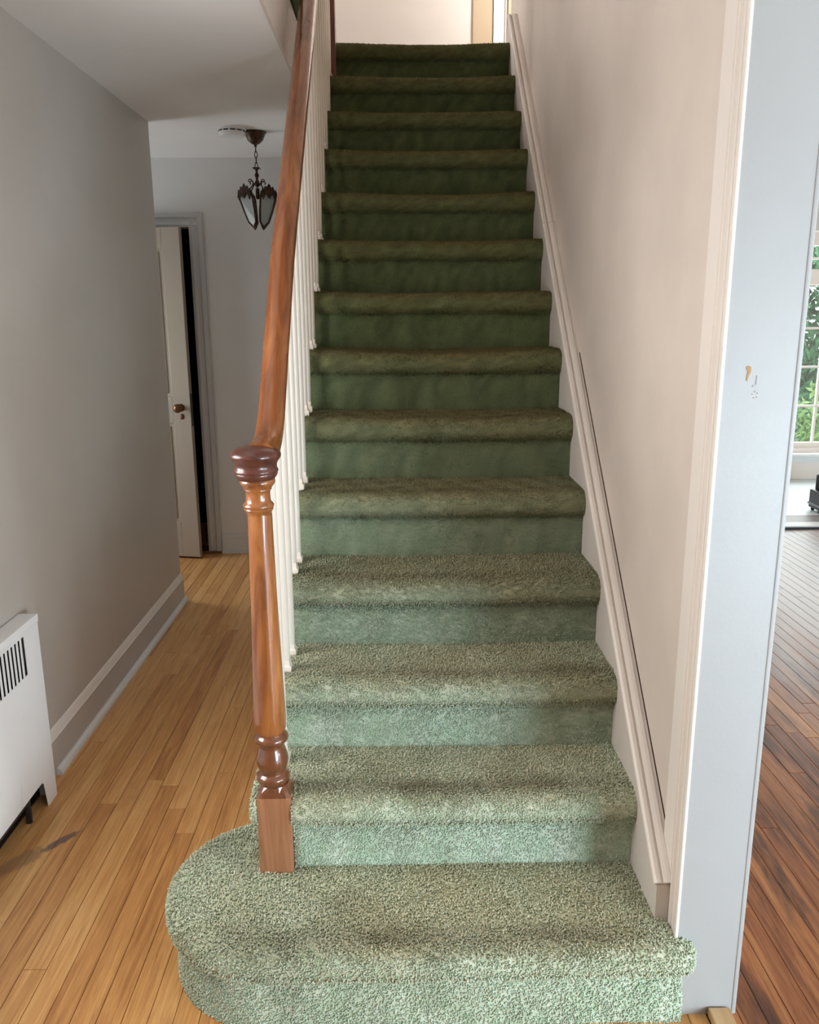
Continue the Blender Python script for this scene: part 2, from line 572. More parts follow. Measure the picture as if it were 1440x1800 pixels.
mb = MB()
mb.box(-3.1, -0.957, -2.5, BACK_Y + 1.0, CEIL, 2.66)
mb.box(-0.957, END_X, -2.5, 0.22, CEIL, 2.66)
struct(mb.build('ceiling', M_CEIL))
struct(MB().box(END_X - 0.002, 3.62, -2.5, 4.52, CEIL, 2.6).build('ceiling', M_UPPER))
struct(MB().box(1.3, 5.0, 4.52, 6.34, CEIL, 2.6).build('ceiling', M_UPPER))
struct(MB().box(-3.1, 1.7, -2.5, 4.47, 5.2, 5.3).build('ceiling', M_UPPER))
# stairwell fascia face below the upstairs carpet edge
struct(MB().box(-0.960, -0.950, 0.22, 3.1, CEIL - 0.004, 2.662).build('trim_1', M_RWALL))

# ground floors: dark sub floor with separate strip boards
floor = struct(MB().box(-3.0, 0.112, -2.5, 4.85, -0.08, -0.014).build('floor', M_GAP))
floor2 = struct(MB().box(0.112, 3.62, -2.5, 4.47, -0.08, -0.014).build('floor', M_GAP))
floor3 = struct(MB().box(1.3, 5.0, 4.47, 6.34, -0.08, -0.002).build('floor', paint('sunroom_floor', (0.72, 0.80, 0.82), 0.35, 0.04)))

bw = 0.0572
bmb = MB()
cb = 0.0012 / bw
gx = 0.0006 / bw
bmb.add([(gx, 0, -0.014), (1 - gx, 0, -0.014), (1 - gx, 1, -0.014), (gx, 1, -0.014),
         (gx, 0, -0.0012), (1 - gx, 0, -0.0012), (1 - gx, 1, -0.0012), (gx, 1, -0.0012),
         (gx + cb, 0.0008, 0), (1 - gx - cb, 0.0008, 0), (1 - gx - cb, 0.9992, 0), (gx + cb, 0.9992, 0)],
        [(0, 1, 5, 4), (1, 2, 6, 5), (2, 3, 7, 6), (3, 0, 4, 7), (4, 5, 9, 8), (5, 6, 10, 9), (6, 7, 11, 10), (7, 4, 8, 11), (8, 9, 10, 11)])
BOARD_OAK = bmb.mesh('floorboard_oak')
BOARD_OAK.materials.append(M_OAK)
BOARD_RED = BOARD_OAK.copy()
BOARD_RED.materials.clear()
BOARD_RED.materials.append(M_RED)


def lay(parent, me, x0, x1, yfun, rnd, lmin, lmax):
    n = 0
    x = x0
    while x < x1 - 0.01:
        w = min(bw, x1 - x)
        ya, yb = yfun(x + w / 2)
        y = ya - rnd.random() * lmax * 0.8
        while y < yb:
            ln = rnd.uniform(lmin, lmax)
            a, b_ = max(y, ya), min(y + ln, yb)
            if yb - b_ < 0.15: b_ = yb
            if b_ - a > 0.02:
                o = bpy.data.objects.new('floorboard', me)
                COL.objects.link(o)
                o.parent = parent
                o.location = (x, a, rnd.uniform(-0.0006, 0))
                o.scale = (w / bw * bw, (b_ - a) - 0.0012, 1)
                n += 1
            y = b_ if b_ == yb else y + ln
        x += w
    return n


def hall_y(x):
    if x < LW: return (HL_END, 4.75)
    if x < -0.9: return (-2.4, 4.3)
    return (-2.4, 0.5)


PH = -1.3035 - 26 * bw     # a joint falls on x = -1.3035
lay(floor, BOARD_OAK, PH + 6 * bw, 0.112, hall_y, random.Random(21), 0.75, 1.9)
lay(floor2, BOARD_RED, 0.1258 + bw - bw, 3.5, lambda x: (-2.4, 4.40), random.Random(5), 1.2, 2.6)

# threshold strip lying along the wide opening
tag(MB().bbox(0.112, 0.160, -2.38, END_Y - 0.004, 0.0, 0.022, 0.004).build('threshold_strip', M_PALEWOOD),
    'bare pale wooden threshold strip on the floor at the foot of the white wall end', 'threshold')

# ------------------------------------------------------------------ staircase
def wear_noise(x, y, s=1.0):
    return (np.sin(x * 7.1 * s + y * 3.3 * s + 1.7) + np.sin(x * 13.7 * s - y * 9.1 * s + 0.4) + np.sin(x * 23.3 * s + y * 17.0 * s)) / 3


def wear_of(P, N, step):
    """how trodden and browned each point of the carpet is (0 clean .. 1 tan)"""
    x, y, z = P[:, 0], P[:, 1], P[:, 2]
    upf = np.clip(N[:, 2], 0, 1)
    loc = y - step * RUN
    n = wear_noise(x + step * 1.31, y + step * 0.77)
    mid = np.exp(-(np.abs(x + 0.40) / 0.42) ** 4)
    k = 0.42 + 0.045 * min(step, 8)
    if step == 1:
        k = 0.62
    top = np.clip(upf * 1.3 - 0.15, 0, 1) * (0.30 + 0.55 * mid) * k * 1.35
    lip = np.where((z > step * RISE - THK - 0.002) & (loc < 0.03), 0.62, 0.0) * (0.55 + 0.45 * np.clip(upf + 0.35, 0, 1))
    w = np.maximum(top, lip * (0.7 if step > 1 else 0.62))
    w = w + 0.16 * n * (w > 0.05)
    return np.clip(w, 0.03, 0.95)


def DAYLIT(step):
    # daylight falling off up the flight, put into the carpet colour
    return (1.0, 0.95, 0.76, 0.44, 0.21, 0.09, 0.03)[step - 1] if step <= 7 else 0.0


def dirt_of(P, N, step):
    x, y, z = P[:, 0], P[:, 1], P[:, 2]
    loc = y - step * RUN + (0.055 if step == 1 else 0)
    upf = np.clip(N[:, 2] * 1.4 - 0.3, 0, 1)
    n1 = wear_noise(x * 0.9 + step * 2.3, y * 1.7 + step, 0.8)
    n2 = wear_noise(x * 2.1 + step * 0.7, y * 2.6 - step, 1.3)
    band = np.exp(-((loc - 0.035) / 0.035) ** 2) * np.exp(-(np.abs(x + 0.42) / 0.45) ** 4)
    d = upf * (0.46 * band * (0.85 + 0.35 * n1) + 0.26 * np.clip(n1 + 0.5 * n2 - 0.15, 0, 1))
    d += (1 - upf) * 0.16 * np.clip(n2 + 0.4 * n1 - 0.1, 0, 1)
    return np.clip(d, 0, 0.85)


def set_attr(me, name, arr):
    a = me.attributes.new(name, 'FLOAT', 'POINT')
    a.data.foreach_set('value', np.ascontiguousarray(arr, dtype=np.float32))


def pile_on(base, step, density, detail, parent, hgt=0.010):
    me = base.data
    me.calc_loop_triangles()
    nt_ = len(me.loop_triangles)
    tri = np.empty(nt_ * 3, np.int32)
    me.loop_triangles.foreach_get('vertices', tri)
    tri = tri.reshape(-1, 3)
    co = np.empty(len(me.vertices) * 3)
    me.vertices.foreach_get('co', co)
    co = co.reshape(-1, 3)
    no = np.empty(len(me.vertices) * 3)
    me.vertices.foreach_get('normal', no)
    no = no.reshape(-1, 3)
    A, B, C = co[tri[:, 0]], co[tri[:, 1]], co[tri[:, 2]]
    ar = np.linalg.norm(np.cross(B - A, C - A), axis=1) / 2
    n = int(ar.sum() * density)
    pick = NR.choice(nt_, n, p=ar / ar.sum())
    u, v = NR.random(n), NR.random(n)
    fl = u + v > 1
    u[fl], v[fl] = 1 - u[fl], 1 - v[fl]
    P = A[pick] + (B - A)[pick] * u[:, None] + (C - A)[pick] * v[:, None]
    Nn = no[tri[pick, 0]] * (1 - u - v)[:, None] + no[tri[pick, 1]] * u[:, None] + no[tri[pick, 2]] * v[:, None]
    Nn /= np.linalg.norm(Nn, axis=1)[:, None] + 1e-9
    wr = wear_of(P, Nn, step)
    # lay of the pile: small clumps lean together
    lean = np.stack([np.sin(P[:, 0] * 61 + P[:, 1] * 37 + step) + NR.normal(0, .8, n),
                     np.sin(P[:, 1] * 67 - P[:, 0] * 23 + P[:, 2] * 41) + NR.normal(0, .8, n) - 0.2,
                     NR.normal(0, .6, n) - 0.25], 1) * 0.42
    flat = np.clip(np.abs(Nn[:, 2]) * 1.4, 0, 1)
    lean = lean * (0.55 + 0.45 * flat)[:, None]
    D = Nn + lean
    D /= np.linalg.norm(D, axis=1)[:, None]
    h = hgt * NR.uniform(0.7, 1.1, n) * (1 - 0.25 * wr) * (0.48 + 0.52 * flat)
    rad = (0.0019 if detail else 0.0022) * NR.uniform(0.8, 1.25, n)
    T = np.cross(D, NR.normal(0, 1, (n, 3)))
    T /= np.linalg.norm(T, axis=1)[:, None] + 1e-9
    Bn = np.cross(D, T)
    rings = []
    P0 = P - Nn * 0.001
    lv = [(0.0, 1.0), (0.72, 1.15)] if detail else [(0.0, 1.25)]
    for (t, s) in lv:
        for k in range(3):
            a = 2 * PI * k / 3 + t * 1.2
            rings.append(P0 + D * (h * t)[:, None] + (T * math.cos(a) + Bn * math.sin(a)) * (rad * s)[:, None])
    rings.append(P0 + (D + NR.normal(0, .15, (n, 3))) * h[:, None])
    per = len(rings)
    V = np.stack(rings, 1).reshape(-1, 3)
    if detail:
        F = np.array([(0, 1, 4), (0, 4, 3), (1, 2, 5), (1, 5, 4), (2, 0, 3), (2, 3, 5), (3, 4, 6), (4, 5, 6), (5, 3, 6)])
    else:
        F = np.array([(0, 1, 3), (1, 2, 3), (2, 0, 3)])
    FF = (F[None] + (np.arange(n) * per)[:, None, None]).reshape(-1, 3)
    pm = bpy.data.meshes.new('carpet_pile')
    pm.vertices.add(len(V))
    pm.vertices.foreach_set('co', V.astype(np.float32).ravel())
    pm.loops.add(FF.size)
    pm.loops.foreach_set('vertex_index', FF.astype(np.int32).ravel())
    pm.polygons.add(len(FF))
    pm.polygons.foreach_set('loop_start', np.arange(0, FF.size, 3, dtype=np.int32))
    pm.update(calc_edges=True)
    pm.polygons.foreach_set('use_smooth', [True] * len(FF))
    set_attr(pm, 'wear', np.repeat(wr, per))
    set_attr(pm, 'dirt', np.repeat(dirt_of(P, Nn, step), per))
    set_attr(pm, 'rnd', np.repeat(NR.random(n), per))
    set_attr(pm, 'daylit', np.full(n * per, DAYLIT(step)))
    pm.materials.append(M_PILE)
    o = link('carpet_pile', pm, None, parent)
    o['kind'] = 'stuff'
    return o


def finish_carpet(o, step):
    me = o.data
    n = len(me.vertices)
    co = np.empty(n * 3); me.vertices.foreach_get('co', co)
    no = np.empty(n * 3); me.vertices.foreach_get('normal', no)
    set_attr(me, 'wear', wear_of(co.reshape(-1, 3), no.reshape(-1, 3), step))
    set_attr(me, 'dirt', dirt_of(co.reshape(-1, 3), no.reshape(-1, 3), step))
    set_attr(me, 'rnd', NR.random(n))
    set_attr(me, 'daylit', np.full(n, DAYLIT(step)))


stairs = empty('staircase', (-0.466, 1.6, 0))
tag(stairs, 'straight flight of stairs covered wall to wall in worn green carpet', 'staircase')

# nose-and-riser profile of one carpeted step: (y from riser plane, z from tread)
SP = [(0.0, -RISE - 0.022), (0.0, -0.15), (0.0, -0.11), (-0.001, -0.086), (-0.006, -0.0775), (-0.016, -0.0715), (-0.025, -0.061),
      (-0.030, -0.047), (-0.0305, -0.034), (-0.027, -0.020), (-0.018, -0.009), (-0.004, -0.002), (0.015, 0.0), (0.05, 0.0), (0.10, 0.0),
      (0.15, 0.0), (RUN + 0.004, 0.0)]


def sag(x, i):
    return 0.009 * math.exp(-(abs(x + 0.43) / 0.30) ** 4) * (0.9 + 0.25 * math.sin(i * 2.1)) + 0.0015 * math.sin(x * 9 + i * 1.7)


NWX0, NWX1 = -0.872 - 0.0375, -0.872 + 0.0455
DENS = {1: 62000, 2: 60000, 3: 56000, 4: 52000, 5: 46000, 6: 42000, 7: 38000}
steps = []
for i in range(2, NST + 1):
    prof = list(SP)
    if i == NST:
        prof[-1] = (1.27, 0.0)
    xs = [XL, XL + 0.004, XL + 0.012] + [XL + 0.02 + (XR - XL - 0.02) * k / 36 for k in range(1, 37)]
    if i == 2:
        xs = sorted([x for x in xs if not (NWX0 - 0.004 < x < NWX1 + 0.004)] + [NWX0 - 0.0012, NWX0, (NWX0 + NWX1) / 2, NWX1, NWX1 + 0.0012])
    V, F = [], []
    for ix, x in enumerate(xs):
        sq = (0.55, 0.25, 0.06)[ix] if ix < 3 else 0.0
        for (py, pz) in prof:
            y, z = py, pz
            if -0.086 < pz:
                # rounded return at the open end, trodden sag in the middle
                z = pz - sag(x, i) * min(1, (0.09 + pz) / 0.06) * (1 if py < RUN * 0.9 else 0.4)
                z = z + ((-0.037 - z) * sq if py < 0.05 or sq > 0.3 else 0)
                y = y + (0.004 - y) * sq * (1 if py < 0 else 0)
            if pz < -0.078:
                x_ = max(x, -0.892)
            else:
                x_ = x
            if i == 2 and NWX0 <= x <= NWX1:            # carpet is cut round the newel block
                y = max(y, 0.4425 + 0.064 - i * RUN + 0.0)
            V.append((x_, i * RUN + y, i * RISE + z))
    n = len(prof)
    for a in range(len(xs) - 1):
        for k in range(n - 1):
            F.append((a * n + k, (a + 1) * n + k, (a + 1) * n + k + 1, a * n + k + 1))
    F.append(tuple(range(n)))
    mb = MB().add(V, F)
    me = bpy.data.meshes.new('carpeted_step')
    me.from_pydata(mb.v, [], mb.f)
    o = link('carpeted_step', me, M_CARPET, stairs, True)
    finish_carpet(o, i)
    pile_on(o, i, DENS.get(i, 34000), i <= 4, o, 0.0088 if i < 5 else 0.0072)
    steps.append(o)

# bottom step: wider, with a rounded bullnose sweeping round the newel
CX, CY, RB = -0.868, 0.405, 0.256
outl = []
for k in range(0, 5):                                   # rounded right end against the wall end
    a = -PI / 2 * k / 4
    outl.append((0.040 + 0.030 * math.cos(a), END_Y - 0.008 + 0.030 * math.sin(a) - 0.0, ))
outl = [(0.070, END_Y + 0.004)] + outl
nf = 30
for k in range(1, nf + 1):
    outl.append((0.040 + (CX - 0.040) * k / nf, CY - RB - 0.001 * math.sin(k)))
for k in range(1, 41):
    a = -PI / 2 - (PI * 1.02) * k / 40
    outl.append((CX + RB * math.cos(a), CY + RB * math.sin(a)))
outl.append((XL + 0.03, 2 * RUN + 0.21))
P2 = [Vector((a, b_, 0)) for a, b_ in outl]
nrm = []
for k, p in enumerate(P2):
    t = (P2[min(k + 1, len(P2) - 1)] - P2[max(k - 1, 0)]).normalized()
    nrm.append(Vector((t.y, -t.x, 0)) * -1)             # points outward (path runs clockwise seen from above)
if nrm[20].y > 0:
    nrm = [-q for q in nrm]
nrm[0] = Vector((1, 0, 0))
BP = [(0.019, 0.0), (0.021, 0.05), (0.023, 0.10), (0.024, 0.118), (0.022, 0.126), (0.012, 0.131), (0.004, 0.142), (0.0, 0.157), (0.001, 0.172),
      (0.007, 0.186), (0.017, 0.195), (0.032, 0.1995), (0.06, 0.2005), (0.10, 0.2)]
V, F = [], []
no_ = len(P2)
for (dl, z) in BP:
    for p, q in zip(P2, nrm):
        pt = p - q * dl
        x = pt.x
        if p.x > 0.035:                                  # keep the right end against the wall face, riser stops at the corner
            x = min(pt.x, 0.070 - dl * 1.15)
        V.append((x, pt.y, z - (sag(x, 1) * 0.7 if z > 0.14 else 0)))
for j in range(len(BP) - 1):
    for k in range(no_ - 1):
        F.append((j * no_ + k, j * no_ + k + 1, (j + 1) * no_ + k + 1, (j + 1) * no_ + k))
# fill the tread between the inner contour and the next riser with a grid
base = (len(BP) - 1) * no_
inner = [V[base + k] for k in range(no_)]
bm = bmesh.new()
bv = [bm.verts.new(p) for p in V]
for f in F:
    try: bm.faces.new([bv[q] for q in f])
    except ValueError: pass
ring = bv[base:base + no_]
extra = [bm.verts.new((0.027, END_Y + 0.006, 0.2)), bm.verts.new((0.027, 0.248, 0.2)), bm.verts.new((XR, 0.249, 0.2)), bm.verts.new((XR, 2 * RUN + 0.01, 0.2)), bm.verts.new((XL + 0.04, 2 * RUN + 0.01, 0.2))]
loop = ring + extra[::-1]
fc = bm.faces.new(loop)
res = bmesh.ops.triangulate(bm, faces=[fc])
for _ in range(3):
    long = [e for e in bm.edges if e.calc_length() > 0.07 and all(v.co.z > 0.19 for v in e.verts)]
    bmesh.ops.subdivide_edges(bm, edges=long, cuts=1)
    bmesh.ops.triangulate(bm, faces=[f for f in bm.faces if len(f.verts) > 4])
bmesh.ops.recalc_face_normals(bm, faces=bm.faces)
me = bpy.data.meshes.new('carpeted_step')
bm.to_mesh(me)
bm.free()
upz = sum(p.normal.z * p.area for p in me.polygons)
if upz < 0:
    me.flip_normals()
o = link('carpeted_step', me, M_CARPET, stairs, True)
o['label'] = 'wide bottom step with a rounded left end'
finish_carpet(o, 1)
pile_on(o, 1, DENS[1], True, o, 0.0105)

# closed side of the flight under the balusters
poly = [(2 * RUN + 0.01, 0.0)]
for i in range(2, NST + 1):
    poly += [(i * RUN + 0.006, (i - 1) * RISE - 0.012), (i * RUN + 0.006, i * RISE - 0.012)]
poly += [(NST * RUN + 0.05, UP - 0.012), (NST * RUN + 0.05, 0.0)]
MB().prism(poly, 'x', -0.890, -0.870).build('side_panel', M_TRIM, stairs)

# upper landing carpet and the carpeted edge of the upstairs hall
lf = struct(MB().box(-0.957, 1.6, NST * RUN + 0.03, 4.35, UP - 0.18, UP - 0.004).build('floor', M_CARPET))
uf = struct(MB().box(-3.0, -0.960, -2.4, 4.35, 2.662, UP - 0.004).build('floor', M_CARPET))
ue = MB().sweep([((-0.955, y, UP - 0.07), (1, 0, 0), (0, 0, 1)) for y in (0.22, 1.0, 1.8, 2.6, 3.12)],
                [(0.0, -0.072), (0.012, -0.066), (0.018, -0.03), (0.018, 0.04), (0.010, 0.066), (-0.01, 0.072), (-0.03, 0.072), (-0.03, -0.072)]).build('edge_carpet', M_CARPET, uf)

# ------------------------------------------------------------------ skirt, casings, trim
SL = RISE / RUN


def zline(y):
    return 0.336 + (y - 0.29) * 0.906


sk = [(0.243, 0.19), (0.243, zline(0.243) - 0.006), (3.16, zline(3.16)), (3.22, zline(3.10)), (3.22, UP - 0.1), (3.1, UP - 0.16), (0.46, 0.19)]
skirt = struct(MB().prism(sk, 'x', 0.0, WALL_X + 0.002).build('trim_2', M_SKIRT))
cs = math.cos(math.atan(0.906)); sn = math.sin(math.atan(0.906))
capsec = [(-0.003, -0.010), (-0.007, -0.004), (-0.007, 0.004), (-0.002, 0.009), (0.006, 0.0095), (0.0095, 0.005), (0.012, 0.004), (0.015, 0.009),
          (0.022, 0.0115), (0.030, 0.012), (0.034, 0.009), (0.0425, 0.009), (0.0425, -0.010)]
for (ya, yb) in ((0.243, 1.958), (1.9605, 3.16)):
    MB().sweep([((0, y, zline(y)), (1, 0, 0), (0, -sn, cs)) for y in (ya, (ya + yb) / 2, yb)], capsec).build('cap_moulding', M_TRIM, skirt)

# open crack between the cap moulding and the wall
MB().sweep([((0, y, zline(y)), (1, 0, 0), (0, -sn, cs)) for y in (0.34, 0.7, 1.1, 1.45)],
           [(0.0400, 0.0085), (0.0423, 0.0085), (0.0423, 0.0118), (0.0400, 0.0118)]).build('wall_crack', M_GAP, skirt)

# fluted casing on the stair side of the wall end
cas = struct(MB().prism([(WALL_X + 0.003, 0.312), (0.034, 0.312), (0.031, 0.309), (0.031, 0.252), (0.035, 0.249), (0.035, 0.243), (0.029, 0.239),
                         (0.026, 0.232), (0.026, 0.226), (0.032, 0.221), (0.032, 0.214), (0.027, 0.210), (0.027, 0.1995), (0.033, 0.1985), (WALL_X + 0.003, 0.1985)],
                        'z', 0.19, 2.43).build('trim_3', M_TRIM))
# flat white board capping the wall end, with beaded corners
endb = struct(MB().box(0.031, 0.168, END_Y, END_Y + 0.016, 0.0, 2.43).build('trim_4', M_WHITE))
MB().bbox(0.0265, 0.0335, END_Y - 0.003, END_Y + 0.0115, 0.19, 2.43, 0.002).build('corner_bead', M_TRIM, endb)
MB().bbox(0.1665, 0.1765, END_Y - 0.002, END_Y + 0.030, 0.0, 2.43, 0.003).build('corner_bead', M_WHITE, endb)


def chip(cx, cz, pts, m):
    MB().prism([(cx + a, cz + b_) for a, b_ in pts], 'y', END_Y - 0.0009, END_Y + 0.001).build('paint_chip', m, endb)


chip(0.0785, 1.414, [(-.003, -.014), (0, -.015), (.002, -.004), (.005, .002), (.005, .010), (.001, .013), (-.004, .012), (-.004, .006), (-.001, .004)], M_CHIP)
chip(0.095, 1.398, [(-.001, -.006), (.001, -.006), (.0015, .008), (0, .012)], M_CHIPG)
chip(0.090, 1.390, [(-.0015, -.002), (.0015, -.0015), (.001, .002), (-.001, .002)], M_CHIPG)
for a in range(5):
    an = a * 2 * PI / 5 + 0.5
    chip(0.095 + 0.005 * math.cos(an), 1.374 + 0.006 * math.sin(an), [(-.001, -.0012), (.001, -.001), (.001, .001), (-.0008, .0014)], M_CHIPG)

# left wall baseboard with cap and shoe
bl = struct(MB().prism([(LW - 0.002, 0.0), (LW + 0.013, 0.0), (LW + 0.013, 0.122), (LW - 0.002, 0.122)], 'y', 1.108, HL_END - 0.0).build('baseboard_left', M_LWALL))
bl.data.materials.clear(); bl.data.materials.append(paint('paint_base', (0.50, 0.465, 0.435), 0.42, 0.03, 0.45))
MB().prism([(LW - 0.002, 0.1225), (LW + 0.011, 0.1225), (LW + 0.014, 0.127), (LW + 0.011, 0.133), (LW + 0.008, 0.146), (LW + 0.004, 0.158), (LW - 0.002, 0.163)], 'y', 1.108, HL_END).build('base_cap', M_TRIM, bl)
MB().prism([(LW + 0.0125, 0.0), (LW + 0.030, 0.0), (LW + 0.030, 0.010), (LW + 0.026, 0.019), (LW + 0.018, 0.025), (LW + 0.0125, 0.026)], 'y', 1.22, HL_END + 0.01).build('shoe_moulding', M_SHOE, bl)
# back wall baseboard
bb = struct(MB().box(-1.715, -0.89, BACK_Y - 0.014, BACK_Y + 0.002, 0.0, 0.098).build('baseboard_back', M_BACK))
bb.data.materials.clear(); bb.data.materials.append(M_SHOE)
MB().prism([(BACK_Y + 0.002, 0.0985), (BACK_Y - 0.013, 0.0985), (BACK_Y - 0.011, 0.112), (BACK_Y - 0.006, 0.124), (BACK_Y + 0.002, 0.13)], 'x', -1.715, -0.89).build('base_cap', M_SHOE, bb)
MB().prism([(BACK_Y - 0.0135, 0.0), (BACK_Y - 0.030, 0.0), (BACK_Y - 0.027, 0.014), (BACK_Y - 0.0135, 0.02)], 'x', -1.715, -0.89).build('shoe_moulding', M_SHOE, bb)

# door casing in the back wall
dc = struct(MB().box(-1.805, -1.775, BACK_Y - 0.010, BACK_Y + 0.122, 0.012, 2.035).build('trim_5', M_SHOE))
dc.data.materials.clear(); dc.data.materials.append(paint('paint_casing', (0.60, 0.60, 0.595), 0.42, 0.02, 0.45))
MC = dc.data.materials[0]
MB().prism([(-1.800, BACK_Y - 0.018), (-1.786, BACK_Y - 0.022), (-1.770, BACK_Y - 0.016), (-1.755, BACK_Y - 0.017), (-1.745, BACK_Y - 0.026), (-1.722, BACK_Y - 0.028),
            (-1.718, BACK_Y - 0.022), (-1.718, BACK_Y + 0.001), (-1.800, BACK_Y + 0.001)], 'z', 0.012, 2.115).build('side_casing', MC, dc)
MB().prism([(BACK_Y - 0.018, 2.035), (BACK_Y - 0.022, 2.048), (BACK_Y - 0.016, 2.064), (BACK_Y - 0.017, 2.079), (BACK_Y - 0.026, 2.09), (BACK_Y - 0.028, 2.112),
            (BACK_Y - 0.022, 2.115), (BACK_Y + 0.001, 2.115), (BACK_Y + 0.001, 2.035)], 'x', -2.66, -1.7185).build('head_casing', MC, dc)
MB().box(-2.66, -2.58, BACK_Y - 0.022, BACK_Y + 0.001, 0, 2.034).build('side_casing', MC, dc)
struct(MB().bbox(-2.6, -1.716, BACK_Y - 0.035, BACK_Y + 0.11, -0.001, 0.016, 0.004).build('trim_6', M_SADDLE))

# ajar door: hinged on the left, free edge towards the hall
TH = math.radians(11.5)
door = empty('door_1', (-2.572, BACK_Y - 0.002, 0.012))
struct(door)
door.rotation_euler = (0, 0, 0)
DW, DT, DH = 0.757, 0.036, 2.012


def dpart(mb, name, m, parent=None, smooth=False):
    o = link(name, mb.mesh(name), m, None, smooth)
    o.parent = parent or door
    return o


leaf = dpart(MB().bbox(0, DW, 0.010, DT - 0.010, 0, DH, 0.002), 'door_core', M_DOOR)
for (x0, x1, z0, z1, nm) in ((0, 0.115, 0, DH, 'stile'), (DW - 0.115, DW, 0, DH, 'stile'), (0.115, DW - 0.115, DH - 0.115, DH, 'rail'),
                             (0.115, DW - 0.115, 0.86, 1.02, 'rail'), (0.115, DW - 0.115, 0, 0.23, 'rail')):
    dpart(MB().bbox(x0, x1, 0, DT, z0, z1, 0.003), nm, M_DOOR)
for (z0, z1) in ((0.25, 0.84), (1.04, DH - 0.135)):
    dpart(MB().bbox(0.14, DW - 0.14, 0.003, DT - 0.003, z0, z1, 0.007), 'panel', M_DOOR)
kx = DW - 0.062
mb = MB()
for sgn, y0 in ((-1, 0.0), (1, DT)):
    prof = [(0.024, 0.0), (0.024, 0.004), (0.010, 0.008), (0.009, 0.026), (0.020, 0.034), (0.027, 0.044), (0.026, 0.054), (0.016, 0.060), (0.001, 0.062)]
    t = MB().lathe(0, 0, prof, 20)
    mb.add([(kx + p[0], y0 + sgn * p[2], 0.955 + p[1]) for p in t.v], t.f)
dpart(mb, 'knob', M_BRASS, None, True)
mb = MB()
t = MB().lathe(0, 0, [(0.015, 0), (0.015, 0.004), (0.010, 0.006), (0.001, 0.0065)], 16)
mb.add([(kx + 0.004 + p[0] * 0.8, -p[2], 0.90 + p[1] * 1.2) for p in t.v], t.f)
dpart(mb, 'keyhole_plate', M_BRASS, None, True)
dpart(MB().box(DW - 0.001, DW + 0.0015, 0.007, DT - 0.007, 0.84, 1.04), 'latch_plate', M_DARKMETAL)
door.rotation_euler = (0, 0, -TH)

# ------------------------------------------------------------------ railing
rail_root = empty('stair_railing', (-0.868, 1.6, 0.2))
tag(rail_root, 'stair railing with varnished brown handrail, turned newel post and ivory balusters', 'railing')
NX, NY = -0.872, 0.461
newel = None
mb = MB()
hb = 0.0405
mb.bbox(NX - hb + 0.004, NX + hb + 0.004, NY - hb, NY + hb, 0.196, 0.404, 0.0015)
newel = mb.build('newel_post', M_BLOCK, rail_root)
# chamfered shoulder where the square block turns round
v = []
sh = [(hb, 0.404, 0.0), (hb * 0.93, 0.416, 0.25), (0.035, 0.428, 1.0)]
nn = 24
f = []
for (rr_, z, rd) in sh:
    for k in range(nn):
        a = 2 * PI * (k + 0.5) / nn
        c_, s_ = math.cos(a), math.sin(a)
        sq = rr_ / max(abs(c_), abs(s_))
        R_ = sq * (1 - rd) + rr_ * rd
        v.append((NX + 0.003 + R_ * c_, NY + R_ * s_, z))
for j in range(2):
    for k in range(nn):
        f.append((j * nn + k, j * nn + (k + 1) % nn, (j + 1) * nn + (k + 1) % nn, (j + 1) * nn + k))
f.append(tuple(2 * nn + k for k in range(nn)))
MB().add(v, f).build('shoulder', M_TURN, newel)
LOWT = [(0.032, 0.424), (0.036, 0.432), (0.040, 0.440), (0.0405, 0.447), (0.036, 0.452), (0.031, 0.4545), (0.030, 0.457), (0.033, 0.463), (0.0375, 0.476), (0.0385, 0.487),
        (0.037, 0.498), (0.033, 0.512), (0.030, 0.522), (0.0295, 0.527), (0.032, 0.531), (0.034, 0.535), (0.039, 0.539), (0.041, 0.546), (0.038, 0.552), (0.0335, 0.555), (0.032, 0.559)]
MB().lathe(NX, NY, LOWT, 36).build('turned_base', M_TURN, newel, True, 50)
SHF = [(0.032, 0.558), (0.035, 0.563), (0.0378, 0.572), (0.0382, 0.60), (0.0365, 0.66), (0.0345, 0.73), (0.0325, 0.80), (0.030, 0.90), (0.0285, 1.0), (0.0275, 1.06), (0.0272, 1.092)]
MB().lathe(NX - 0.002, NY, SHF, 36).build('shaft', M_SHAFT, newel, True, 50)
NCK = [(0.0272, 1.090), (0.029, 1.097), (0.0315, 1.100), (0.033, 1.103), (0.0315, 1.1055), (0.034, 1.108), (0.0345, 1.112), (0.032, 1.116), (0.0285, 1.119), (0.0272, 1.125),
       (0.0270, 1.138), (0.0278, 1.144), (0.031, 1.1475), (0.0305, 1.150), (0.034, 1.155), (0.0385, 1.161), (0.0395, 1.166), (0.037, 1.171)]
MB().lathe(NX - 0.004, NY, NCK, 36).build('turned_neck', M_SHAFT, newel, True, 50)
CAP = [(0.036, 1.169), (0.041, 1.171), (0.0455, 1.178), (0.0475, 1.182), (0.0468, 1.185), (0.0492, 1.188), (0.0488, 1.192), (0.0465, 1.195), (0.0465, 1.203),
       (0.049, 1.210), (0.053, 1.215), (0.0558, 1.220), (0.0565, 1.2245), (0.055, 1.229), (0.048, 1.235), (0.037, 1.240), (0.022, 1.244), (0.008, 1.2455), (0.0005, 1.246)]
MB().lathe(NX - 0.006, NY, CAP, 40).build('post_cap', M_CAP, newel, True, 50)

# handrail: levels out into the cap, then climbs parallel to the stairs
RA = math.atan(0.902)


